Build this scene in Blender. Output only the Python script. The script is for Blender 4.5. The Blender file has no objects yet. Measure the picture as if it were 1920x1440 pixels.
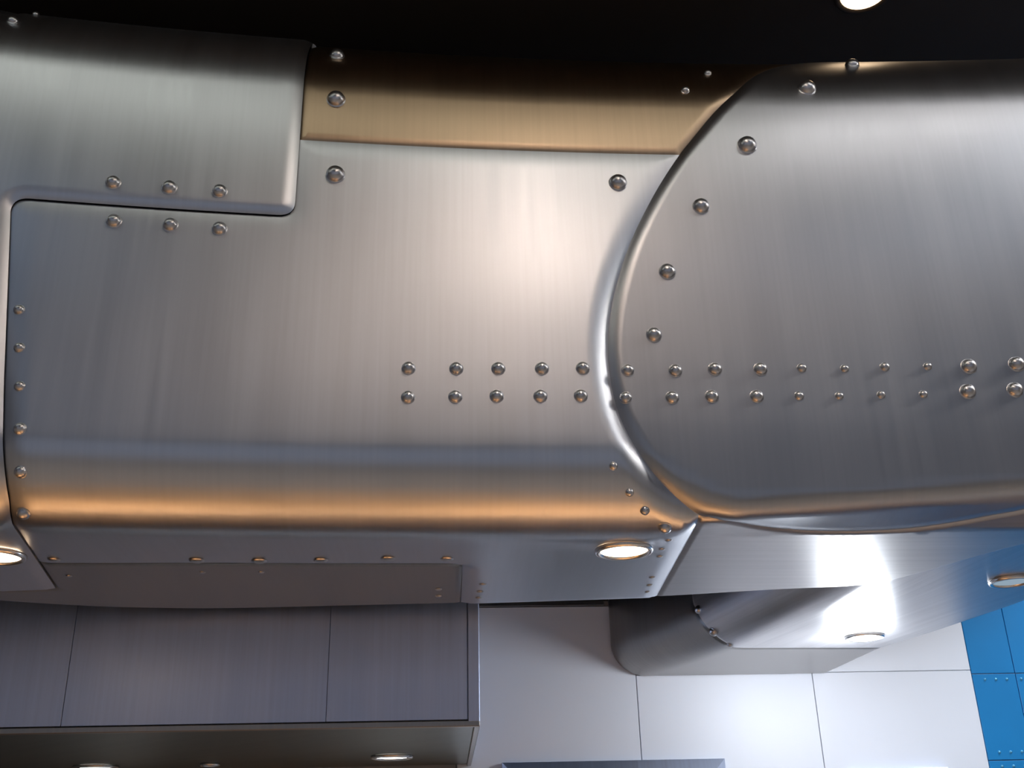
import bpy, math, random
import numpy as np
from mathutils import Matrix, Vector
from mathutils.geometry import delaunay_2d_cdt

random.seed(4)
scene = bpy.context.scene
col = scene.collection
EYE = 1.6

# ------------------------------------------------------------------ camera
FOC = 2000.0                      # focal length in pixels of the 1920 x 1440 frame
YAW, PITCH, ROLL = 3.7, 24.2, -1.43
def rotm(ax, a):
    c, s = math.cos(a), math.sin(a)
    if ax == 'x': return np.array([[1, 0, 0], [0, c, -s], [0, s, c]])
    return np.array([[c, -s, 0], [s, c, 0], [0, 0, 1]])
RC = rotm('z', -math.radians(YAW)) @ rotm('x', math.radians(90 + PITCH)) @ rotm('z', math.radians(ROLL))
cd = bpy.data.cameras.new('camera')
cam = bpy.data.objects.new('camera', cd); col.objects.link(cam)
cd.sensor_fit = 'HORIZONTAL'; cd.sensor_width = 36.0; cd.lens = 36.0 * FOC / 1920.0
cd.clip_start = 0.05
mw = Matrix([list(RC[i]) + [0] for i in range(3)] + [[0, 0, 0, 1]])
cam.matrix_world = Matrix.Translation((0, 0, EYE)) @ mw
scene.camera = cam

# ------------------------------------------------------------------ world, exposure
world = bpy.data.worlds.new('world'); scene.world = world; world.use_nodes = True
bg = world.node_tree.nodes['Background']
bg.inputs[0].default_value = (0.72, 0.80, 1.0, 1); bg.inputs[1].default_value = 0.25
vs = scene.view_settings
vs.view_transform = 'Standard'; vs.look = 'None'; vs.gamma = 1.0; vs.use_curve_mapping = False
vs.exposure = 0.35
scene.cycles.max_bounces = 8; scene.cycles.glossy_bounces = 5
scene.cycles.sample_clamp_indirect = 6.0

WARM = (1.0, 0.70, 0.42); NEUTRAL = (1.0, 0.93, 0.84); COOL = (0.80, 0.90, 1.0)
KITC = (0.87, 0.93, 1.0)
E_SOFFIT, E_KITCHEN, E_CEIL, E_LINEAR = 8.0, 8.0, 11.0, 1.5        # radiance of the lamp faces
P_SOFFIT, P_KITCHEN, P_HOOD, P_CEIL, P_BLUE_FILL = 130.0, 17.0, 20.0, 28.0, 190.0   # watts of their beams
TRACK_XY = [(.36, y) for y in (.95, .55, .15, -.3, -.8)]
DOWN_XY = [(-2.2, -.9), (-3.0, -.2), (1.75, .0), (3.4, .5), (-3, -2.2), (-1, -2.2), (1, -2.2), (3, -2.2)]

# ------------------------------------------------------------------ pixel helpers (metres, eye at z = 0)
def ray(px, py):
    w = RC @ np.array([(px - 960) / FOC, -(py - 720) / FOC, -1.0]); return w
def onz(px, py, z): r = ray(px, py); return r / r[2] * z
def ony(px, py, y): r = ray(px, py); return r / r[1] * y
def proj(p):
    v = np.asarray(p) @ RC
    return np.stack([960 + FOC * v[..., 0] / -v[..., 2], 720 - FOC * v[..., 1] / -v[..., 2]], -1)

# ------------------------------------------------------------------ materials
def new_mat(name):
    m = bpy.data.materials.new(name); m.use_nodes = True
    return m, m.node_tree, m.node_tree.nodes['Principled BSDF']
def plain(name, c, rough=0.5, metal=0.0, noise=0.0, scale=8.0):
    m, nt, b = new_mat(name)
    b.inputs['Base Color'].default_value = (*c, 1); b.inputs['Roughness'].default_value = rough
    b.inputs['Metallic'].default_value = metal
    if noise:
        tc = nt.nodes.new('ShaderNodeTexCoord'); n = nt.nodes.new('ShaderNodeTexNoise')
        n.inputs['Scale'].default_value = scale; n.inputs['Detail'].default_value = 5
        mr = nt.nodes.new('ShaderNodeMapRange')
        mr.inputs['To Min'].default_value = 1 - noise; mr.inputs['To Max'].default_value = 1 + noise
        mx = nt.nodes.new('ShaderNodeVectorMath'); mx.operation = 'SCALE'; mx.inputs[0].default_value = c
        nt.links.new(tc.outputs['Object'], n.inputs['Vector']); nt.links.new(n.outputs['Fac'], mr.inputs['Value'])
        nt.links.new(mr.outputs[0], mx.inputs['Scale']); nt.links.new(mx.outputs[0], b.inputs['Base Color'])
    return m
def brushed(name, c, rough, aniso, grain=(90.0, 2.0), streak=0.10, bump=0.02, rot=0.0):
    """brushed sheet metal; the UV map runs in metres along / across the run"""
    m, nt, b = new_mat(name); N = nt.nodes.new; L = nt.links.new
    b.inputs['Metallic'].default_value = 1.0
    b.inputs['Anisotropic'].default_value = aniso; b.inputs['Anisotropic Rotation'].default_value = rot
    tg = N('ShaderNodeTangent'); tg.direction_type = 'UV_MAP'; tg.uv_map = 'UVMap'
    L(tg.outputs[0], b.inputs['Tangent'])
    uv = N('ShaderNodeUVMap'); uv.uv_map = 'UVMap'
    mp = N('ShaderNodeMapping'); mp.inputs['Scale'].default_value = (grain[0], grain[1], 1)
    n1 = N('ShaderNodeTexNoise'); n1.inputs['Scale'].default_value = 1.0; n1.inputs['Detail'].default_value = 6
    L(uv.outputs[0], mp.inputs[0]); L(mp.outputs[0], n1.inputs['Vector'])
    mp2 = N('ShaderNodeMapping'); mp2.inputs['Scale'].default_value = (grain[0] * .12, grain[1] * .35 + .3, 1)
    n2 = N('ShaderNodeTexNoise'); n2.inputs['Scale'].default_value = 1.0; n2.inputs['Detail'].default_value = 4
    L(uv.outputs[0], mp2.inputs[0]); L(mp2.outputs[0], n2.inputs['Vector'])
    ad = N('ShaderNodeMath'); ad.operation = 'ADD'; L(n1.outputs['Fac'], ad.inputs[0]); L(n2.outputs['Fac'], ad.inputs[1])
    mr = N('ShaderNodeMapRange'); mr.inputs['From Min'].default_value = 0.6; mr.inputs['From Max'].default_value = 1.4
    mr.inputs['To Min'].default_value = 1 - streak; mr.inputs['To Max'].default_value = 1 + streak
    L(ad.outputs[0], mr.inputs['Value'])
    sc = N('ShaderNodeVectorMath'); sc.operation = 'SCALE'; sc.inputs[0].default_value = c
    L(mr.outputs[0], sc.inputs['Scale']); L(sc.outputs[0], b.inputs['Base Color'])
    mr2 = N('ShaderNodeMapRange'); mr2.inputs['From Min'].default_value = 0.6; mr2.inputs['From Max'].default_value = 1.4
    mr2.inputs['To Min'].default_value = rough * .9; mr2.inputs['To Max'].default_value = rough * 1.1
    L(ad.outputs[0], mr2.inputs['Value']); L(mr2.outputs[0], b.inputs['Roughness'])
    if bump:
        bp = N('ShaderNodeBump'); bp.inputs['Strength'].default_value = bump; bp.inputs['Distance'].default_value = 0.002
        L(n1.outputs['Fac'], bp.inputs['Height']); L(bp.outputs[0], b.inputs['Normal'])
    return m
def emit(name, c, s):
    m = bpy.data.materials.new(name); m.use_nodes = True; nt = m.node_tree
    nt.nodes.remove(nt.nodes['Principled BSDF'])
    e = nt.nodes.new('ShaderNodeEmission'); e.inputs[0].default_value = (*c, 1); e.inputs[1].default_value = s
    nt.links.new(e.outputs[0], nt.nodes['Material Output'].inputs[0]); return m

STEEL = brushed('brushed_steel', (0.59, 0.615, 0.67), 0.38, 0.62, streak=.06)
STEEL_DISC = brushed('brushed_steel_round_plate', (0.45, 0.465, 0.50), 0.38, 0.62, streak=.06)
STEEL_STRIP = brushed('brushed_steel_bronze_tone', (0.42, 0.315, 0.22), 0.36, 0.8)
STEEL_UNDER = brushed('brushed_steel_long_grain', (0.60, 0.59, 0.60), 0.36, 0.35, grain=(3.0, 110.0), streak=0.14)
STEEL_UNDER2 = brushed('brushed_steel_underside', (0.47, 0.455, 0.455), 0.38, 0.35, grain=(3.0, 110.0), streak=0.14)
STEEL_DARK = brushed('brushed_steel_dark', (0.34, 0.325, 0.31), 0.34, 0.4)
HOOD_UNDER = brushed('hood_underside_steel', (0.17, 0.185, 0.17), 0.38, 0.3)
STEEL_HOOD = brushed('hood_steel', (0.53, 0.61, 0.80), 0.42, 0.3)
RIVET = plain('rivet_steel', (0.58, 0.58, 0.60), 0.30, 1.0)
TRIM = plain('lamp_trim_metal', (0.80, 0.78, 0.76), 0.25, 1.0)
WHITE = plain('white_wall_panel', (0.76, 0.79, 0.87), 0.45, 0.0, 0.03, 3.0)
BACKS = plain('hood_backsplash_steel', (.30, .29, .28), .45, .8)
JOINT = plain('joint_grey', (0.42, 0.42, 0.45), 0.7)
BLUE = plain('blue_wall_panel', (0.006, 0.20, 0.50), 0.42, 0.0, 0.08, 6.0)
CEIL = plain('ceiling_black_paint', (0.030, 0.020, 0.014), 0.8, 0.0, 0.2, 4.0)
FLOOR = plain('floor_tile', (0.28, 0.255, 0.235), 0.5, 0.0, 0.25, 5.0)
ROOMW = plain('room_wall_paint', (0.50, 0.46, 0.42), 0.7, 0.0, 0.08, 2.0)
WOOD = plain('counter_wood', (0.58, 0.36, 0.19), 0.35, 0.0, 0.25, 9.0)
DARK = plain('dark_opening', (0.03, 0.028, 0.026), 0.6)
L_WARM = emit('lamp_warm', WARM, E_SOFFIT); L_KIT = emit('lamp_neutral', NEUTRAL, E_KITCHEN)
L_CEIL = emit('lamp_ceiling', WARM, E_CEIL); L_CEILV = emit('lamp_ceiling_soft', WARM, 2.6); L_TRACK = emit('lamp_track', (1.0, .80, .66), E_CEIL * 3.2); L_COOLD = emit('lamp_cool_fill', COOL, E_CEIL)
LIN_COOL = emit('linear_fill_cool', (0.50, 0.70, 1.0), E_LINEAR); LIN_WARM = emit('linear_fill_warm', (1.0, 0.86, 0.66), E_LINEAR)
LIN_TOP = emit('linear_fill_warm_bright', (0.94, 0.95, 0.82), 2.7); LIN_TOPC = emit('linear_fill_cool_bright', (1.0, 0.95, 0.90), 7.0)
LIN_RIGHT = emit('linear_fill_white_right', (0.93, 0.96, 1.0), 9.0)
LIN_SIDE = emit('linear_fill_white_bright', (1.0, 0.93, 0.86), 34.0)
FILL_LINEAR = [(-1.35, 1.28, 2.2, LIN_TOP), (.40, 1.28, 1.1, LIN_TOP), (1.42, 1.28, .84, LIN_TOPC), (2.4, 1.25, 1.0, LIN_RIGHT), (3.5, 1.62, 2.4, LIN_SIDE)] + [(x, y, 2.4, LIN_COOL) for y in (.5, -.8, -2.0) for x in (-2.2, 2.1)]  # invented lamps out of view, placed for the bands and bright rims they reflect
L_DIM = emit('lamp_dim_cool', (0.62, 0.82, 1.0), 0.35)

# ------------------------------------------------------------------ object helpers
def link(name, verts, faces, mat, parent=None, smooth=False, uvs=None, normals=None):
    me = bpy.data.meshes.new(name)
    me.from_pydata([tuple(map(float, v)) for v in verts], [], [tuple(map(int, f)) for f in faces])
    me.materials.append(mat)
    if uvs is not None:
        lay = me.uv_layers.new(name='UVMap')
        li = np.zeros(len(me.loops), dtype=np.int32); me.loops.foreach_get('vertex_index', li)
        lay.data.foreach_set('uv', np.asarray(uvs, dtype=np.float32)[li].ravel())
    if smooth: me.polygons.foreach_set('use_smooth', [True] * len(me.polygons))
    me.update()
    if normals is not None: me.normals_split_custom_set_from_vertices([tuple(map(float, n)) for n in normals])
    o = bpy.data.objects.new(name, me); col.objects.link(o)
    if parent: attach(o, parent)
    return o
def attach(o, parent):
    o.parent = parent
    o.matrix_parent_inverse = world_of(parent).inverted()
def world_of(o):
    m = o.matrix_basis.copy()
    if o.parent: m = world_of(o.parent) @ o.matrix_parent_inverse @ m
    return m
def tag(o, label=None, cat=None, group=None, kind=None):
    for k, v in (('label', label), ('category', cat), ('group', group), ('kind', kind)):
        if v: o[k] = v
    return o
def empty(name, loc):
    o = bpy.data.objects.new(name, None); col.objects.link(o); o.location = loc; o.empty_display_size = .1
    return o
def box(name, lo, hi, mat, parent=None, bevel=0.0):
    x0, y0, z0 = lo; x1, y1, z1 = hi
    if not bevel:
        v = [(x, y, z) for x in (x0, x1) for y in (y0, y1) for z in (z0, z1)]
        f = [(0, 1, 3, 2), (4, 6, 7, 5), (0, 4, 5, 1), (2, 3, 7, 6), (0, 2, 6, 4), (1, 5, 7, 3)]
    else:
        b = bevel; v = []; idx = {}
        for x, sx in ((x0, 1), (x1, -1)):
            for y, sy in ((y0, 1), (y1, -1)):
                for z, sz in ((z0, 1), (z1, -1)):
                    k = (sx, sy, sz); idx[k] = len(v)
                    v += [(x, y + sy * b, z + sz * b), (x + sx * b, y, z + sz * b), (x + sx * b, y + sy * b, z)]
        f = []
        for a in range(3):
            for s in (1, -1):
                ks = []
                for p, q in ((1, 1), (1, -1), (-1, -1), (-1, 1)):
                    k = [0, 0, 0]; k[a] = s; k[(a + 1) % 3] = p; k[(a + 2) % 3] = q; ks.append(idx[tuple(k)] + a)
                f.append(ks if s < 0 else ks[::-1])
        for a in range(3):
            b1, c1 = (a + 1) % 3, (a + 2) % 3
            for p in (1, -1):
                for q in (1, -1):
                    k0 = [0] * 3; k1 = [0] * 3; k0[a], k1[a] = 1, -1
                    for k in (k0, k1): k[b1] = p; k[c1] = q
                    i0, i1 = idx[tuple(k0)], idx[tuple(k1)]
                    fa = [i0 + b1, i1 + b1, i1 + c1, i0 + c1]
                    f.append(fa if p * q < 0 else fa[::-1])
        for (sx, sy, sz), i in idx.items():
            f.append((i, i + 1, i + 2) if sx * sy * sz < 0 else (i, i + 2, i + 1))
    uv = [(p[0] + p[1], p[2] + p[1] * .37) for p in v]
    return link(name, v, f, mat, parent, uvs=uv)
def lathe(prof, n=32):
    """prof: list of (r, z); returns verts, faces about the z axis"""
    v, f = [], []
    for i in range(n):
        a = 2 * math.pi * i / n
        for r, z in prof: v.append((r * math.cos(a), r * math.sin(a), z))
    m = len(prof)
    for i in range(n):
        j = (i + 1) % n
        for k in range(m - 1): f.append((i * m + k, j * m + k, j * m + k + 1, i * m + k + 1))
    return v, f

# ------------------------------------------------------------------ room shell
def S(o): o['kind'] = 'structure'; return o
X0, X1, Y0, YW, ZC = -5.0, 5.0, -4.0, 4.25, 2.30 + EYE
S(box('floor', (X0, Y0, -.1), (X1, 2.35, 0), FLOOR))
S(box('floor', (X0, 2.35, -.1), (X1, YW + .3, 0), plain('kitchen_floor_tile', (.13, .085, .065), .5, 0, .2, 6.0)))
S(box('ceiling', (X0, Y0, ZC), (X1, YW + .3, ZC + .1), CEIL))
S(box('wall_left', (X0 - .1, Y0, 0), (X0, YW + .3, ZC), ROOMW))
S(box('wall_right', (X1, Y0, 0), (X1 + .1, YW + .3, ZC), ROOMW))
GLASS = bpy.data.materials.new('window_glass'); GLASS.use_nodes = True
_nt = GLASS.node_tree; _nt.nodes.remove(_nt.nodes['Principled BSDF'])
_t = _nt.nodes.new('ShaderNodeBsdfTransparent'); _g = _nt.nodes.new('ShaderNodeBsdfGlossy'); _g.inputs['Roughness'].default_value = .02
_m = _nt.nodes.new('ShaderNodeMixShader'); _m.inputs[0].default_value = .06
_nt.links.new(_t.outputs[0], _m.inputs[1]); _nt.links.new(_g.outputs[0], _m.inputs[2]); _nt.links.new(_m.outputs[0], _nt.nodes['Material Output'].inputs[0])
FRAME = plain('window_frame_paint', (.10, .10, .11), .5)
wf = S(box('wall_front', (X0, Y0 - .1, 0), (X1, Y0, .8), ROOMW))
box('header', (X0, Y0 - .1, 3.77), (X1, Y0, ZC), ROOMW, wf)
WX = [(-4.7, -1.75), (-1.45, 1.45), (1.75, 4.7)]
for a, b in ((X0, -4.7), (-1.75, -1.45), (1.45, 1.75), (4.7, X1)): box('pier', (a, Y0 - .1, .8), (b, Y0, 3.77), ROOMW, wf)
for i, (a, b) in enumerate(WX):
    w = S(box('window_%d' % (i + 1), (a, Y0 - .08, .8), (b, Y0 - .02, .86), FRAME))
    for q in ((a, .86, a + .05, 3.77), (b - .05, .86, b, 3.77), ((a + b) / 2 - .025, .86, (a + b) / 2 + .025, 3.72), (a + .05, 3.72, b - .05, 3.77)):
        box('window_frame', (q[0], Y0 - .08, q[1]), (q[2], Y0 - .02, q[3]), FRAME, w)
    for c, d in ((a + .05, (a + b) / 2 - .025), ((a + b) / 2 + .025, b - .05)):
        box('pane', (c, Y0 - .055, .86), (d, Y0 - .047, 3.72), GLASS, w)
wall = S(box('wall_back', (X0, YW + .012, 0), (X1, YW + .3, ZC), JOINT))
G = .0014
def wpanel(xa, xb, za, zb, mat, proud=0.0, name='wall_panel'):
    return box(name, (xa + G, YW - proud, za + G), (xb - G, YW + .012, zb - G), mat, wall, .0015)
XE = 2.083                                                     # edge of the white cladding
cols_x = [-5.0, -3.2, -2.0, -1.0, .03, .733, 1.436, XE]
rows_z = [0.0, 1.05, EYE + .663, EYE + .936, ZC]
for i in range(len(cols_x) - 1):
    for j in range(3 if i > 4 else 2): wpanel(cols_x[i], cols_x[i + 1], rows_z[j], rows_z[j + 1] if i > 4 or j == 0 else rows_z[3], WHITE if i > 3 else BACKS)
for i in range(len(cols_x) - 1): wpanel(cols_x[i], cols_x[i + 1], EYE + .955, ZC, DARK, .0)
S(box('trim_1', (-1.0, YW - .022, EYE + .936), (.62, YW - .001, EYE + .952), STEEL_DARK))
blue_rows = [0.0, EYE + .321, EYE + .648, ZC]
blue_cols = [XE, 2.262, 2.9, 3.6, 4.3, 5.0]
rm_v, rm_f = [], []
def dome(n=16, rings=5, h=.92):
    prof = [(math.cos(t), h * math.sin(t)) for t in [i / rings * math.pi / 2 * .97 for i in range(rings + 1)]]
    v, f = lathe([(1.06, -.05), (1.05, .03)] + prof, n)
    m = len(prof) + 2; c = len(v); v.append((0, 0, h))
    for i in range(n): f.append((i * m + m - 1, ((i + 1) % n) * m + m - 1, c))
    return v, f
rv, rf = dome()
rivet_me = bpy.data.meshes.new('rivet'); rivet_me.from_pydata(rv, [], rf); rivet_me.materials.append(RIVET)
rivet_me.polygons.foreach_set('use_smooth', [True] * len(rf)); rivet_me.update()
rivet_blue = rivet_me.copy(); rivet_blue.materials.clear()
rivet_blue.materials.append(plain('blue_rivet', (.10, .38, .62), .3, 0.3))
def rivet(pos, nrm, r, parent, me=None, flat=1.0):
    o = bpy.data.objects.new('rivet', me or rivet_me); col.objects.link(o)
    q = Vector(nrm).to_track_quat('Z', 'Y').to_matrix().to_4x4()
    o.matrix_basis = Matrix.Translation(Vector(pos)) @ q @ Matrix.Diagonal((r, r, r * flat, 1))
    attach(o, parent); return o
for i in range(len(blue_cols) - 1):
    for j in range(3):
        p = wpanel(blue_cols[i], blue_cols[i + 1], blue_rows[j], blue_rows[j + 1], BLUE, .001)
        p['label'] = 'blue wall cladding panel'
        if i < 2 and j < 2:
            for zz in (([blue_rows[j + 1] - .022] + ([blue_rows[j] + .03] if j else []))):
                x = blue_cols[i] + (.050 if i == 0 else .02)
                while x < blue_cols[i + 1] - .01 and x < 2.6:
                    rivet((x, YW - .001, zz), (0, -1, 0), .0055, p, rivet_blue); x += .045

# ------------------------------------------------------------------ front soffit surface
ZT, ZB, RT, RB0 = 2.0, .65, .30, .15
def yf(u): return 2.098 - .041 * (u - .6) ** 2
def rb(u):
    t = np.clip((u - .38) / .24, 0, 1); t = t * t * (3 - 2 * t); return RB0 * (1 - t) + .040 * t
BK = np.array([onz(*p, ZB)[:2] for p in [(-400, 1088), (0, 1125), (200, 1137), (400, 1140), (650, 1134), (900, 1128), (1240, 1117),
      (1500, 1101), (1580, 1100), (1660, 1093), (1740, 1073), (1830, 1040), (1920, 1010)]])
BK = np.vstack([[-2.6, 2.45], BK, [1.45, 2.245], [2.6, 2.20]])
gu = np.linspace(-2.6, 2.6, 1041); gb = np.interp(gu, BK[:, 0], BK[:, 1])
ker = np.hanning(71); ker /= ker.sum()
gb = np.convolve(np.pad(gb, 35, mode='edge'), ker, 'valid')
def yb(u): return np.interp(u, gu, gb)
WB = .11                                                    # the lower edge rises into a shallow bevel under the round plate
def bevel(u):
    R = rb(u); lift = np.clip(.060 * (u - .58), 0, .075); ph = np.arctan2(lift, WB)
    return R, lift, ph, ZB + R * np.cos(ph) + lift, R * (math.pi / 2 - ph), WB / np.cos(ph)
def front(u, s):
    """point on the soffit skin: u along the run, s = arc length down the profile from the top"""
    u = np.asarray(u, float); s = np.asarray(s, float)
    R, lift, ph, zc, L3, L4 = bevel(u); y0 = yf(u); L1 = RT * math.pi / 2; L2 = (ZT - RT) - zc
    a = np.clip((L1 - s) / RT, 0, 4); t = np.clip(s - L1, 0, L2); b = np.clip((s - L1 - L2) / R, 0, math.pi / 2 - ph)
    g = np.clip(s - L1 - L2 - L3, 0, L4); w = np.clip(s - L1 - L2 - L3 - L4, 0, None)
    y = y0 + RT * (1 - np.cos(a)) + R * (1 - np.cos(b)) + g * np.cos(ph) + w
    z = ZT - RT + RT * np.sin(a) - t - R * np.sin(b) - g * np.sin(ph)
    return np.stack([u, y, z + EYE], -1)
def s_of_y(u, y):
    R, lift, ph, zc, L3, L4 = bevel(u)
    return RT * math.pi / 2 + (ZT - RT) - zc + L3 + L4 + (y - yf(u) - R * (1 - np.sin(ph)) - WB)
def s_of_z(z): return RT * math.pi / 2 + (ZT - RT) - z
def nrm_of(F, u, s, e=1e-4):
    a = F(u + e, s) - F(u - e, s); b = F(u, s + e) - F(u, s - e)
    n = np.cross(b, a); return n / np.maximum(np.linalg.norm(n, axis=-1, keepdims=True), 1e-12)

class Solver:
    def __init__(self, F, u0, u1, s0, s1):
        self.F = F; U = np.linspace(u0, u1, 260); Sg = np.linspace(s0, s1, 320)
        self.UU, self.SS = np.meshgrid(U, Sg, indexing='ij')
        self.G = proj(F(self.UU, self.SS) - np.array([0, 0, EYE]))
    def P(self, x): return proj(self.F(x[0], x[1]) - np.array([0, 0, EYE]))
    def __call__(self, px, py):
        t = np.array([px, py], float)
        d = ((self.G - t) ** 2).sum(-1); i = np.unravel_index(d.argmin(), d.shape)
        x = np.array([self.UU[i], self.SS[i]])
        for _ in range(12):
            p = self.P(x); e = 1e-4
            J = np.column_stack([(self.P(x + [e, 0]) - p) / e, (self.P(x + [0, e]) - p) / e])
            x = x + np.clip(np.linalg.lstsq(J, t - p, rcond=None)[0], -.03, .03)
        return x
fs = Solver(front, -1.7, 2.0, .17, 2.6)
def FP(*pts): return [tuple(fs(*p)) for p in pts]
def spline(pts, step=.012):
    P = [np.array(p) for p in pts]; P = [2 * P[0] - P[1]] + P + [2 * P[-1] - P[-2]]; out = []
    for i in range(1, len(P) - 2):
        a, b, c, d = P[i - 1:i + 3]; n = max(2, int(np.linalg.norm(c - b) / step))
        for k in range(n):
            t = k / n
            out.append(tuple(.5 * ((2 * b) + (c - a) * t + (2 * a - 5 * b + 4 * c - d) * t * t + (3 * b - a - 3 * c + d) * t ** 3)))
    out.append(tuple(P[-2])); return out
def corner(p0, p1, p2, r, n=8):
    """round the corner p1 between p0 and p2"""
    p0, p1, p2 = map(np.array, (p0, p1, p2))
    a = (p0 - p1) / np.linalg.norm(p0 - p1); b = (p2 - p1) / np.linalg.norm(p2 - p1)
    A, B = p1 + a * r, p1 + b * r
    return [tuple((1 - t) ** 2 * A + 2 * t * (1 - t) * p1 + t * t * B) for t in np.linspace(0, 1, n)]

def resample(poly, step):
    out = []
    for i in range(len(poly)):
        a, b = np.array(poly[i]), np.array(poly[(i + 1) % len(poly)]); L = np.linalg.norm(b - a)
        if L < 1e-6: continue
        n = max(1, int(math.ceil(L / step)))
        for k in range(n): out.append(a + (b - a) * k / n)
    return np.array(out)
def dist(pts, B):
    A = B; C = np.roll(B, -1, 0); D = C - A; LL = np.maximum((D ** 2).sum(1), 1e-14); out = np.empty(len(pts))
    for i in range(0, len(pts), 2000):
        q = pts[i:i + 2000, None, :] - A[None]
        t = np.clip((q * D).sum(2) / LL, 0, 1)
        out[i:i + 2000] = np.sqrt(((q - t[..., None] * D) ** 2).sum(2).min(1))
    return out
def inside(pts, B):
    x, y = pts[:, 0], pts[:, 1]; r = np.zeros(len(pts), bool); j = len(B) - 1
    for i in range(len(B)):
        xi, yi = B[i]; xj, yj = B[j]
        if yi != yj: r ^= ((yi > y) != (yj > y)) & (x < (xj - xi) * (y - yi) / (yj - yi) + xi)
        j = i
    return r
PANELS = {}
def panel(F, poly, mat, parent, t=.015, w=.042, skirt=.012, grid=.024, label=None, base=0.0, tvar=None):
    """a plate laid on the surface F, its edges rolled back over the width w"""
    B = resample(poly, .014)
    area = .5 * np.sum(B[:, 0] * np.roll(B[:, 1], -1) - np.roll(B[:, 0], -1) * B[:, 1])
    if area < 0: B = B[::-1].copy()
    def hgt(p):
        d = np.minimum(dist(p, B), w) / w; ins = inside(p, B)
        return base + t * (1 if tvar is None else tvar(p[:, 0], p[:, 1])) * (1 - (1 - np.where(ins, d, 0)) ** 2)
    def Q(u, s): 
        p = np.stack([u, s], -1); return F(u, s) + nrm_of(F, u, s) * hgt(p)[:, None]
    T = np.roll(B, -1, 0) - np.roll(B, 1, 0); T /= np.maximum(np.linalg.norm(T, axis=1, keepdims=True), 1e-9)
    Nn = np.stack([-T[:, 1], T[:, 0]], 1); pts = [B]
    for f in (.06, .16, .3, .46, .64, .84, 1.05):
        q = B + Nn * w * f; ok = inside(q, B); q = q[ok]; d = dist(q, B); pts.append(q[d > .93 * w * f])
    lo, hi = B.min(0), B.max(0)
    gx, gy = np.meshgrid(np.arange(lo[0] + grid / 2, hi[0], grid), np.arange(lo[1] + grid / 2, hi[1], grid))
    g = np.stack([gx.ravel(), gy.ravel()], 1); g = g[inside(g, B)]; g = g[dist(g, B) > 1.25 * w]; pts.append(g)
    A = np.vstack(pts); nb = len(B)
    vo, eo, fo, *_ = delaunay_2d_cdt([Vector(p) for p in A], [(i, (i + 1) % nb) for i in range(nb)], [], 1, 1e-5)
    V = np.array([tuple(v) for v in vo]); fo = [tuple(f) for f in fo]
    c = V.mean(0); Vi = V + 0
    # nudge boundary samples inwards for the normal estimate
    db = dist(V, B); e = 4e-4
    Pos = Q(V[:, 0], V[:, 1])
    # normals from one-sided safe differences
    Vn = V.copy(); near = np.where(db < 2 * e)[0]
    for i in near:
        k = ((B - V[i]) ** 2).sum(1).argmin(); Vn[i] = V[i] + Nn[k] * 3 * e
    a = Q(Vn[:, 0] + e, Vn[:, 1]) - Q(Vn[:, 0] - e, Vn[:, 1]); b = Q(Vn[:, 0], Vn[:, 1] + e) - Q(Vn[:, 0], Vn[:, 1] - e)
    N = np.cross(b, a); N /= np.maximum(np.linalg.norm(N, axis=1, keepdims=True), 1e-12)
    # face orientation follows the surface normal
    f0 = np.array(fo); fn = np.cross(Pos[f0[:, 1]] - Pos[f0[:, 0]], Pos[f0[:, 2]] - Pos[f0[:, 0]])
    flip = (fn * N[f0[:, 0]]).sum(1) < 0
    faces = [f[::-1] if fl else f for f, fl in zip(fo, flip)]
    # skirt: the sheet's turned-back edge
    n0 = len(V); top = F(B[:, 0], B[:, 1]) + nrm_of(F, B[:, 0], B[:, 1]) * base
    bn = nrm_of(F, B[:, 0], B[:, 1]); bot = top - bn * skirt
    mid = F(B[:, 0] - Nn[:, 0] * .001, B[:, 1] - Nn[:, 1] * .001) - F(B[:, 0], B[:, 1])
    mid /= np.maximum(np.linalg.norm(mid, axis=1, keepdims=True), 1e-12)
    Pos = np.vstack([Pos, top, bot]); N = np.vstack([N, mid, mid]); UV = np.vstack([V, B, B])
    for i in range(nb):
        j = (i + 1) % nb; faces.append((n0 + j, n0 + i, n0 + nb + i, n0 + nb + j))
    o = link('panel', Pos, faces, mat, parent, True, UV, N)
    if label: o['label'] = label
    def place(u, s):
        p = np.array([[u, s]]); pos = Q(p[:, 0], p[:, 1])[0]; e2 = 2e-3
        a = Q(p[:, 0] + e2, p[:, 1]) - Q(p[:, 0] - e2, p[:, 1]); b = Q(p[:, 0], p[:, 1] + e2) - Q(p[:, 0], p[:, 1] - e2)
        n = np.cross(b, a)[0]; return pos, n / np.linalg.norm(n)
    o_place = place
    return o, o_place
def rivets(pl, solver, lst, flat=1.0):
    o, place = pl
    for px, py, r in lst:
        u, s = solver(px, py); pos, n = place(u, s)
        d = float(np.dot(pos - np.array([0, 0, EYE]), -RC[:, 2]))
        rivet(pos, n, r * d / FOC, o, flat=flat)

soffit = tag(empty('metal_soffit', (0.2, 2.4, ZB + EYE)),
             'long curved brushed steel soffit of riveted plates hung under the black ceiling', 'soffit')
UL, UR = -1.85, 2.35                                        # ends of the run, both outside the picture
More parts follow.
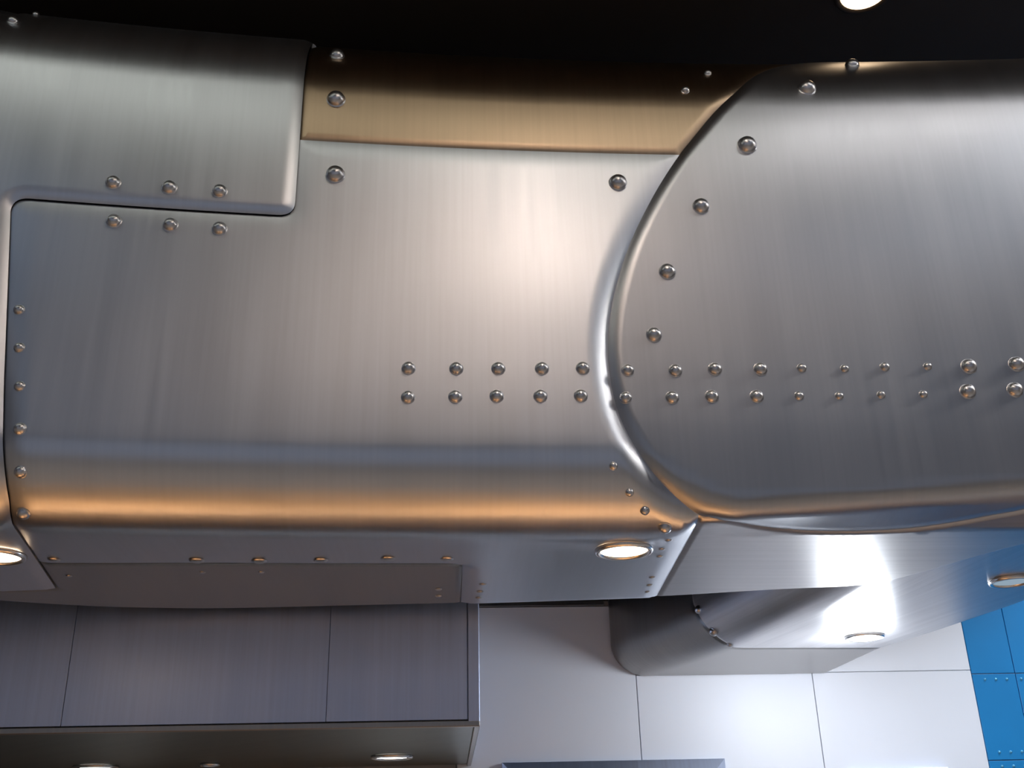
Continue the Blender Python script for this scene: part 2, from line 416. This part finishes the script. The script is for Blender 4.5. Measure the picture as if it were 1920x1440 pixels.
# inner body behind the plates
US = np.linspace(UL, UR, 96); rows = []
for u in US:
    R_, li_, ph_, zc_, l3_, l4_ = bevel(u); sa = RT * math.pi / 2; sb = s_of_z(zc_)
    ss = list(np.linspace(0, sa, 12)) + list(np.linspace(sa, sb, 6))[1:] + list(np.linspace(sb, sb + l3_, 7))[1:] + [sb + l3_ + l4_ * .9, max(s_of_y(u, yb(u) - .004), sb + l3_ + l4_ * .95)]
    ss = np.array(ss); uu = np.full(len(ss), u)
    p = front(uu, ss) - nrm_of(front, uu, ss) * .0125
    ybk = yb(u) - .006; yt = max(ybk, yf(u) + RT + .06)
    p = list(p) + [np.array([u, ybk, ZB + EYE + .10]), np.array([u, yt, ZB + EYE + .35]), np.array([u, yt, ZT + EYE - .0125])]
    rows.append(p)
m = len(rows[0]); V = [q for r in rows for q in r]
F_ = [(i * m + k, i * m + (k + 1) % m, (i + 1) * m + (k + 1) % m, (i + 1) * m + k) for i in range(len(US) - 1) for k in range(m)]
F_ += [tuple(range(m))[::-1], tuple((len(US) - 1) * m + k for k in range(m))]
link('body', V, F_, STEEL_DARK, soffit, False, [(v[0], v[2]) for v in V])

# ---- outlines of the plates, from the photograph
STOP = .012                                                 # top end of the plates, behind the crest
sT = s_of_z(1.553); sUB = s_of_z(1.341)                     # strip / main plate joint, lower edge of the upper plate
uV = -.349                                                  # upright edge of the upper plate
arc_face = FP((1420, 140), (1380, 172), (1340, 210), (1300, 258), (1270, 296), (1235, 350), (1205, 405), (1180, 460), (1160, 520),
              (1146, 580), (1140, 640), (1143, 700), (1155, 760), (1178, 815), (1212, 870), (1255, 920), (1310, 965))
arc_under = FP((1345, 973), (1420, 986), (1500, 994), (1600, 996), (1700, 991), (1790, 979), (1860, 966), (1920, 955))
arc_top = [(1.62, STOP), (1.25, .085), (1.00, .19), (.88, .262)]
arc_right = [(1.36, arc_under[-1][1] - .05), (1.58, arc_under[-1][1] - .22), (1.72, 1.12), (1.78, .85), (1.78, .55), (1.73, .25), (1.62, STOP)]
ARC = spline(arc_top + arc_face + arc_under + arc_right)
kT = min(range(len(ARC)), key=lambda i: (ARC[i][1] - sT) ** 2 + (4 if ARC[i][0] > .75 else 0))
kB = min(range(len(ARC)), key=lambda i: np.hypot(ARC[i][0] - arc_face[-1][0], ARC[i][1] - arc_face[-1][1]))
kL = min(range(len(ARC)), key=lambda i: np.hypot(ARC[i][0] - arc_under[-1][0], ARC[i][1] - arc_under[-1][1]))
kR = min(range(len(ARC)), key=lambda i: np.hypot(ARC[i][0] - 1.58, ARC[i][1] - (arc_under[-1][1] - .22)))
left_edge = FP((8, 470), (9, 700), (12, 900), (30, 990))
left_tip = fs(105, 1100)
seam = FP((1310, 968), (1240, 1106))
def rear(u0, u1, n=60): return [(u, float(s_of_y(u, yb(u)))) for u in np.linspace(u0, u1, n)]
cA = corner((uV, .3), (uV, sUB), (-.9, sUB), .036)            # convex lower corner of the upper plate
uN = left_edge[0][0] - .002
cB = corner((-.6, sUB), (uN, sUB), (uN, 1.2), .034)
lt = [tuple(p) for p in left_edge]
tip = (float(left_tip[0]), float(left_tip[1]))
uN_end = lt[-1]
# stepped plate at the left: upper field and the strip that runs down beside the main plate
LP = FP((0, 34), (30, 22))
LARC = spline([(-.80, STOP), (-1.0, .14)] + LP[::-1] + [(-1.29, .42), (-1.345, .6), (-1.38, .85), (-1.38, 1.2), (-1.38, tip[1] + .02)])
plateA = [(-.80, STOP), (uV, STOP)] + cA + cB + spline(lt[1:] + [tip]) + [(tip[0] - .12, tip[1] + .03)] + LARC[::-1][:-1]
pA = panel(front, plateA, STEEL, soffit, t=.009, w=.032, base=.004, label='stepped upper plate with a rounded corner')
# bronze toned strip along the top
strip = [(uV, STOP), (1.62, STOP)] + ARC[:kT] + [(ARC[kT][0], sT), (uV, sT)]
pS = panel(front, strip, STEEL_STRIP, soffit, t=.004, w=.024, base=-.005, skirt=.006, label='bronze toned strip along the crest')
# rear plate let into the underside
rp0 = fs(75, 1052); rp1 = fs(400, 1052); rp2 = fs(840, 1051); rc = fs(868, 1053); re_ = fs(862, 1124)
u_re = float(re_[0])
plate_rear_top = [tuple(rp0), tuple(rp1)]
cR = corner(tuple(rp1), tuple(rc), (u_re, float(s_of_y(u_re, yb(u_re)))), .05)
# main plate
kill = fs(93, 1085)
main = [(uV, sT), (ARC[kT][0], sT)] + ARC[kT + 1:kB + 1] + [tuple(seam[0])] + \
       [(seam[1][0], float(s_of_y(seam[1][0], yb(seam[1][0]))))] + rear(seam[1][0] - .01, u_re + .004, 40) + cR[::-1] + [tuple(rp1)] + \
       [tuple(fs(250, 1052)), tuple(fs(78, 1052))] + spline(lt[1:] + [tip])[::-1][int(.35 * len(spline(lt[1:] + [tip]))):] + cB[::-1] + cA[::-1]
def dedupe(p, e=.004):
    o = [p[0]]
    for q in p[1:]:
        if np.hypot(q[0] - o[-1][0], q[1] - o[-1][1]) > e: o.append(q)
    if np.hypot(o[0][0] - o[-1][0], o[0][1] - o[-1][1]) < e: o.pop()
    return o
edge_A = spline(lt[1:] + [tip])
kk = min(range(len(edge_A)), key=lambda i: abs(edge_A[i][1] - float(rp0[1])))
main = [(uV, sT), (ARC[kT][0], sT)] + ARC[kT + 1:kB + 1] + \
       [(seam[1][0], float(s_of_y(seam[1][0], yb(seam[1][0]))))] + rear(seam[1][0] - .01, u_re + .004, 40) + cR[::-1] + [tuple(rp1)] + \
       edge_A[:kk + 1][::-1] + cB[::-1] + cA[::-1]
def main_t(u, s_):
    sm = lambda x: np.clip(x, 0, 1) ** 2 * (3 - 2 * np.clip(x, 0, 1))
    return .18 + .82 * sm((s_ - sUB - .02) / .6) + 1.0 * sm((u + .25) / .6) * sm((s_ - sT + .02) / .5) * (1 - sm((s_ - 1.42) / .28))
pM = panel(front, dedupe(main), STEEL, soffit, t=.014, w=.050, tvar=main_t, label='large main plate between the stepped plate and the round plate')
# round plate that wraps over the crest and under the lower edge
def disc_t(u, s_):
    sm = lambda x: np.clip(x, 0, 1) ** 2 * (3 - 2 * np.clip(x, 0, 1))
    return .35 + .65 * sm((s_ - .22) / .35) * (1 - sm((s_ - 1.30) / .3))
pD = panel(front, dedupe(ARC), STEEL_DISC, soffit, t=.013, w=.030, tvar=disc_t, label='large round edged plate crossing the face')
# plate under the soffit beside the round plate, running on to the end
under = [ARC[kB]] + ARC[kB + 1:kL + 1] + ARC[kL + 1:kR + 1] + [(UR, ARC[kR][1])] + rear(UR, seam[1][0], 120)
pU = panel(front, dedupe(under), STEEL_UNDER2, soffit, t=.004, w=.014, label='underside plate with lengthwise grain')
rearp = edge_A[kk:] + [(tip[0] - .12, tip[1] + .03)]
rearp = edge_A[kk:] + [(tip[0] - .10, tip[1] + .025), (-1.38, tip[1] + .02)] + rear(-1.38, u_re, 80) + cR[::-1] + [tuple(rp1)]
pR = panel(front, dedupe(rearp), STEEL_DARK, soffit, t=.006, w=.024, label='darker rear plate along the underside')
# faces outside the frame: end plates
pE = panel(front, dedupe([(UR, STOP), (UR, ARC[kR][1])] + ARC[kR:]), STEEL, soffit)
# neighbouring round plate whose rim just enters at the upper left
pL = panel(front, dedupe([(UL, STOP)] + LARC + [(-1.38, float(s_of_y(-1.38, yb(-1.38))))] + rear(-1.39, UL, 30)), STEEL, soffit, label='round edged plate beside the stepped plate')

# ---- rivets
rivets(pA, fs, [(214, 349, 14), (319, 358, 14), (413, 365, 14), (26, 50, 11), (68, 31, 7)])
rivets(pS, fs, [(632, 104, 14), (630, 186, 17), (1285, 169, 8), (1327, 137, 7)])
rivets(pM, fs, [(214, 416, 14), (320, 423, 14), (412, 430, 14), (629, 329, 18), (1158, 345, 17),
                (37, 583, 10), (38, 655, 10), (39, 728, 10), (40, 808, 12), (42, 883, 12), (47, 955, 13),
                (1146, 875, 8), (1176, 917, 8), (1208, 946, 9), (1247, 974, 13)])
rivets(pM, fs, [(x, y, 13) for x, y in ((766, 695), (855, 697), (933, 698), (1014, 699), (1090, 699), (765, 750), (853, 750), (930, 750), (1011, 751), (1086, 751))])
rivets(pM, fs, [(1252, 998, 7), (1240, 1018, 6), (1236, 1032, 6), (1222, 1072, 6), (1217, 1087, 6), (1213, 1100, 5), (905, 1085, 7), (900, 1099, 7), (897, 1111, 6),
                (103, 1037, 12), (370, 1038, 15), (487, 1039, 15), (602, 1038, 14), (728, 1035, 14), (838, 1036, 13)], .45)
rivets(pR, fs, [(822, 1100, 7), (822, 1113, 6), (130, 1075, 6), (490, 1068, 6), (380, 1068, 6)], .45)
rivets(pD, fs, [(1597, 126, 13), (1511, 172, 17), (1398, 279, 18), (1312, 393, 16), (1249, 515, 16), (1224, 633, 15)])
rx1 = [(1175, 699, 12), (1264, 700, 13), (1338, 697, 13), (1423, 697, 13), (1500, 695, 9), (1580, 696, 8), (1655, 693, 9), (1735, 692, 8), (1812, 692, 15), (1901, 688, 15)]
rx2 = [(1171, 750, 12), (1258, 750, 13), (1332, 748, 13), (1416, 748, 13), (1495, 747, 9), (1570, 747, 8), (1648, 745, 8), (1727, 744, 8), (1810, 739, 15), (1898, 736, 15)]
rivets(pD, fs, rx1 + rx2)

# ------------------------------------------------------------------ side run of the soffit, from the back wall to the front run
ZS, RS, RO = .66, .125, .05
XIN = np.array([(4.30, .75), (4.20, .775), (3.96, .885), (3.68, .975), (3.41, 1.03), (3.22, 1.065), (3.05, 1.10), (2.85, 1.14), (2.25, 1.20)])[::-1]
XOUT = np.array([(4.30, 1.515), (3.93, 1.53), (3.72, 1.535), (3.55, 1.575), (3.38, 1.625), (3.2, 1.655), (3.05, 1.68), (2.25, 1.78)])[::-1]
gv = np.linspace(2.2, 4.3, 421)
def smooth(a, n=61):
    k = np.hanning(n); k /= k.sum(); return np.convolve(np.pad(a, n // 2, mode='reflect', reflect_type='odd'), k, 'valid')
gi = smooth(np.interp(gv, XIN[:, 0], XIN[:, 1])); go = smooth(np.interp(gv, XOUT[:, 0], XOUT[:, 1])) - RO
ZU = 1.75
def side(v, s):
    v = np.asarray(v, float); s = np.asarray(s, float)
    xi = np.interp(v, gv, gi); xo = np.interp(v, gv, go)
    L1 = ZU - (ZS + RS); L2 = RS * math.pi / 2; L3 = xo - xi; L4 = RO * math.pi / 2
    t = np.clip(s, None, L1); b = np.clip((s - L1) / RS, 0, math.pi / 2); w = np.clip(s - L1 - L2, 0, L3)
    c = np.clip((s - L1 - L2 - L3) / RO, 0, math.pi / 2); h = np.clip(s - L1 - L2 - L3 - L4, 0, None)
    x = xi - RS + RS * (1 - np.cos(b)) + w + RO * np.sin(c)
    z = ZU - t - RS * np.sin(b) + RO * (1 - np.cos(c)) + h
    return np.stack([x, v, z + EYE], -1)
def side_flip(v, s): return side(-v, s)                     # runs away from the wall, so its normal faces out
sdL = lambda v: float((ZU - ZS - RS) + RS * math.pi / 2 + np.interp(v, gv, go) - np.interp(v, gv, gi) + RO * math.pi / 2)
ss_ = Solver(side_flip, -4.24, -2.6, .3, 2.2)
ca = [tuple(ss_(*p)) for p in [(1297, 1112), (1304, 1140), (1318, 1165), (1340, 1190), (1365, 1207), (1386, 1214), (1500, 1214), (1640, 1214)]]
uend = ca[-1][0]
edge_c = [(ca[0][0] - .01, .25)] + [(ca[0][0] - .005, .6)] + ca
EC = spline(edge_c)
collar = [(-4.243, .25)] + EC + [(uend, sdL(-uend) + .4), (-4.243, sdL(4.243) + .4)]
pC = panel(side_flip, dedupe(collar), STEEL_DARK, soffit, t=.004, w=.02, label='dark end plate of the side run at the wall')
vend = -2.32
runp = EC + [(uend, sdL(-uend) + .4), (vend, sdL(-vend) + .4), (vend, .25)]
pV = panel(side_flip, dedupe(runp), STEEL_UNDER, soffit, t=.004, w=.02, label='side run plate')
rivets(pV, ss_, [(1312, 1143, 8), (1339, 1183, 9), (1369, 1207, 6)])
VS = np.linspace(-4.243, vend, 60); rows = []
for v in VS:
    ss = np.linspace(.25, sdL(-v) + .4, 60); vv = np.full(60, v)
    rows.append(side_flip(vv, ss) - nrm_of(side_flip, vv, ss) * .0125)
m = 60; V = [q for r in rows for q in r]
F_ = [(i * m + k, i * m + (k + 1) % m, (i + 1) * m + (k + 1) % m, (i + 1) * m + k) for i in range(len(VS) - 1) for k in range(m)]
F_ += [tuple(range(m))[::-1], tuple((len(VS) - 1) * m + k for k in range(m))]
link('body', V, F_, STEEL_DARK, soffit, False, [(v_[0], v_[2]) for v_ in V])

# ------------------------------------------------------------------ exhaust hood behind the soffit
HY = 2.99; k_ = HY / 3.15
HZ = EYE + .356 * k_; HX = .089 * k_
hood = tag(empty('exhaust_hood', (-1.0, 3.6, HZ)), 'wide stainless steel exhaust hood on the white wall behind the soffit', 'hood')
HL = -2.6; HT = EYE + 1.25
box('hood_shell', (HL + .01, HY + .012, HZ + .022), (HX - .004, YW - .004, HT), STEEL_HOOD, hood)
sx = [HL, -1.075 * k_, -.345 * k_, .054 * k_]
for i in range(3):
    box('front_panel', (sx[i] + .0003, HY + .002 * (i % 2), HZ + .018), (sx[i + 1] - .0003, HY + .012, HT), STEEL_HOOD, hood, .001)
box('corner_trim', (sx[3] + .001, HY - .004, HZ + .012), (HX, HY + .03, HT), STEEL_HOOD, hood, .002)
box('bottom_trim', (HL, HY - .003, HZ + .0), (HX, HY + .016, HZ + .016), STEEL_DARK, hood, .002)
box('side_trim', (HX - .016, HY + .016, HZ), (HX, YW - .004, HZ + .016), STEEL_DARK, hood, .002)
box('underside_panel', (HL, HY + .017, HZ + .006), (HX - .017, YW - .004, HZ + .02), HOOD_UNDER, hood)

# ------------------------------------------------------------------ recessed lamps
def downlight(name, pos, r, lamp_mat, label, cat='light', group=None, power=0.0, color=(1, 1, 1), cone=110.0, blend=.6, ring=None):
    """ring, lamp disc and the lamp's own beam, set under a surface at pos"""
    t = tag(empty(name, pos), label, cat, group)
    M = Matrix.Translation(Vector(pos)) @ Matrix.Rotation(math.pi, 4, 'X')
    v, f = lathe([(r * .80, -.002), (r * .82, .003), (r * .90, .006), (r * .97, .005), (r, 0), (r, -.004), (r * .80, -.004), (r * .80, -.002)], 40)
    link('trim_ring', [M @ Vector(p) for p in v], f, ring or TRIM, t, True)
    v, f = lathe([(r * .805, 0), (r * .6, .0012), (r * .3, .002), (.0005, .0022)], 32)
    link('lamp', [M @ Vector(p) for p in v], f, lamp_mat, t, True)
    if power:
        ld = bpy.data.lights.new('lamp_light', 'SPOT' if cone else 'POINT'); ld.energy = power; ld.color = color
        if cone: ld.spot_size = math.radians(cone); ld.spot_blend = blend
        ld.shadow_soft_size = r * (.6 if cone else 1.25)
        lo = bpy.data.objects.new('lamp_light', ld); col.objects.link(lo)
        lo.matrix_basis = Matrix.Translation(Vector(pos) + Vector((0, 0, -.012 if cone else -.09))); attach(lo, t)
    return t
def under_pt(px, py, z): p = onz(px, py, z); return (float(p[0]), float(p[1]), float(p[2] + EYE))
LR = .065
downlight('downlight', under_pt(1170, 1033, ZB - .0222), LR, L_WARM, 'lit round downlight in the soffit underside beside the riveted seam', power=P_SOFFIT, color=WARM, cone=62)
downlight('downlight', under_pt(-10, 1043, ZB - .0190), LR, L_WARM, 'lit round downlight in the soffit underside under the stepped plate', power=P_SOFFIT, color=WARM, cone=62)
downlight('downlight', under_pt(1621, 1195, ZS - .0088), LR * .98, L_KIT, 'lit round downlight in the side run of the soffit near the white wall', power=P_KITCHEN, color=KITC, cone=0)
downlight('downlight', under_pt(1897, 1090, ZS - .0088), LR * .9, L_DIM, 'dim bluish round downlight in the side run of the soffit')
hz = .356 * k_ + .0012
downlight('downlight', under_pt(735, 1420, hz), .072, L_KIT, 'lit round downlight under the right end of the exhaust hood', power=P_HOOD, color=KITC, cone=165)
hp = under_pt(180, 1439, hz)
downlight('downlight', hp, .078, L_KIT, 'larger lit round downlight under the exhaust hood near the wall', power=P_HOOD, color=KITC)
downlight('hood_nozzle', under_pt(394, 1434, hz), .034, TRIM, 'small unlit round metal nozzle plate under the exhaust hood', 'nozzle')
# dining room ceiling
downlight('ceiling_downlight', under_pt(1620, -14, 2.2955), .085, L_CEILV, 'lit round downlight in the black ceiling above the round edged plate', power=0.2, color=WARM, cone=70, ring=CEIL)
for x, y in DOWN_XY:
    downlight('ceiling_downlight', (x, y, 2.2955 + EYE), .085, L_CEIL, 'lit round downlight in the black ceiling over the dining room', group='dining room ceiling lights', power=P_CEIL * 2.5, color=NEUTRAL)
for x, y in TRACK_XY:
    downlight('ceiling_downlight', (x, y, 2.2955 + EYE), .085, L_TRACK, 'lit downlight in the row across the black ceiling towards the bronze strip', group='row of lights across the ceiling', power=P_CEIL * .6, color=(1.0, .80, .64))
for x, y in ((2.75, 3.45), (3.9, 3.45)):  # out-of-view lamps added to brighten the blue wall
    downlight('ceiling_downlight', (x, y, 2.2955 + EYE), .085, L_COOLD, 'unseen cool white downlight added to brighten the blue panels', group='lights added to brighten the blue panels', power=P_BLUE_FILL, color=COOL, cone=84)
def linear(x, y, L, mat):  # added fill lamp, reflected in the plates
    z = ZC
    t = tag(empty('linear_fill_light', (x, y, z)), 'unseen linear fill lamp added under the black ceiling for reflections in the steel', 'light', 'added linear fill lamps')
    box('housing', (x - L / 2, y - .06, z - .05), (x + L / 2, y + .06, z - .0005), DARK, t, .004)
    box('diffuser', (x - L / 2 + .01, y - .05, z - .062), (x + L / 2 - .01, y + .05, z - .0505), mat, t, .004)
for x, y, L, mat in FILL_LINEAR: linear(x, y, L, mat)

# ------------------------------------------------------------------ pass-through windows in the white wall
def pass_window(x0, x1, ztop, zbot, label):
    cx = (x0 + x1) / 2
    t = tag(empty('pass_window', (cx, YW - .02, zbot)), label, 'window')
    d = .05; w = .042
    def prism(name, a, mat):
        v = a; f = [(0, 1, 2, 3), (7, 6, 5, 4), (0, 4, 5, 1), (1, 5, 6, 2), (2, 6, 7, 3), (3, 7, 4, 0)]
        return link(name, v, f, mat, t, uvs=[(p[0], p[2]) for p in v])
    ya, yb_ = YW - d, YW - .002
    def ring(y, g): return [(x0 + g, y, ztop - g), (x1 - g, y, ztop - g), (x1 - g, y, zbot + g), (x0 + g, y, zbot + g)]
    oF, iF, oB, iB = ring(ya + .02, 0), ring(ya, w), ring(yb_, 0), ring(yb_, w)
    for i, nm in enumerate(('frame_head', 'frame_jamb', 'frame_sill', 'frame_jamb')):
        j = (i + 1) % 4
        prism(nm, [oF[i], oF[j], iF[j], iF[i], oB[i], oB[j], iB[j], iB[i]], STEEL_HOOD)
    box('opening', (x0 + w, YW - .012, zbot + w), (x1 - w, YW - .003, ztop - w), DARK, t)
pass_window(.20, 1.045, EYE + .345, EYE - .35, 'wide steel framed pass-through window with dark opening beside the hood')
pass_window(1.52, 1.905, EYE + .298, EYE - .35, 'narrow steel framed pass-through window with dark opening beside the blue panels')

# ------------------------------------------------------------------ service counter under the soffit
ct = tag(empty('service_counter', (-1.2, 1.8, 0)), 'long wooden service counter under the soffit', 'counter')
box('worktop', (-3.2, 1.25, 1.0), (.8, 2.3, 1.05), WOOD, ct, .006)
box('front_board', (-3.15, 1.35, .08), (.75, 1.40, 1.0), WOOD, ct)
box('plinth', (-3.1, 1.42, 0), (.7, 2.2, .08), DARK, ct)
box('back_board', (-3.15, 2.16, .08), (.75, 2.2, 1.0), WOOD, ct)

TABLE = plain('worktable_top', (.24, .24, .25), .6)  # unseen table, added for its bounce onto the wall
kt = tag(empty('bounce_worktable', (.6, 3.9, 0)), 'unseen worktable added to bounce light onto the white wall', 'table')
box('worktop', (-2.4, 3.55, .87), (2.0, 4.2, .90), TABLE, kt, .004)
for x in (-2.3, -.2, 1.9):
    for y in (3.6, 4.15): box('leg', (x - .02, y - .02, 0), (x + .02, y + .02, .87), STEEL_HOOD, kt)
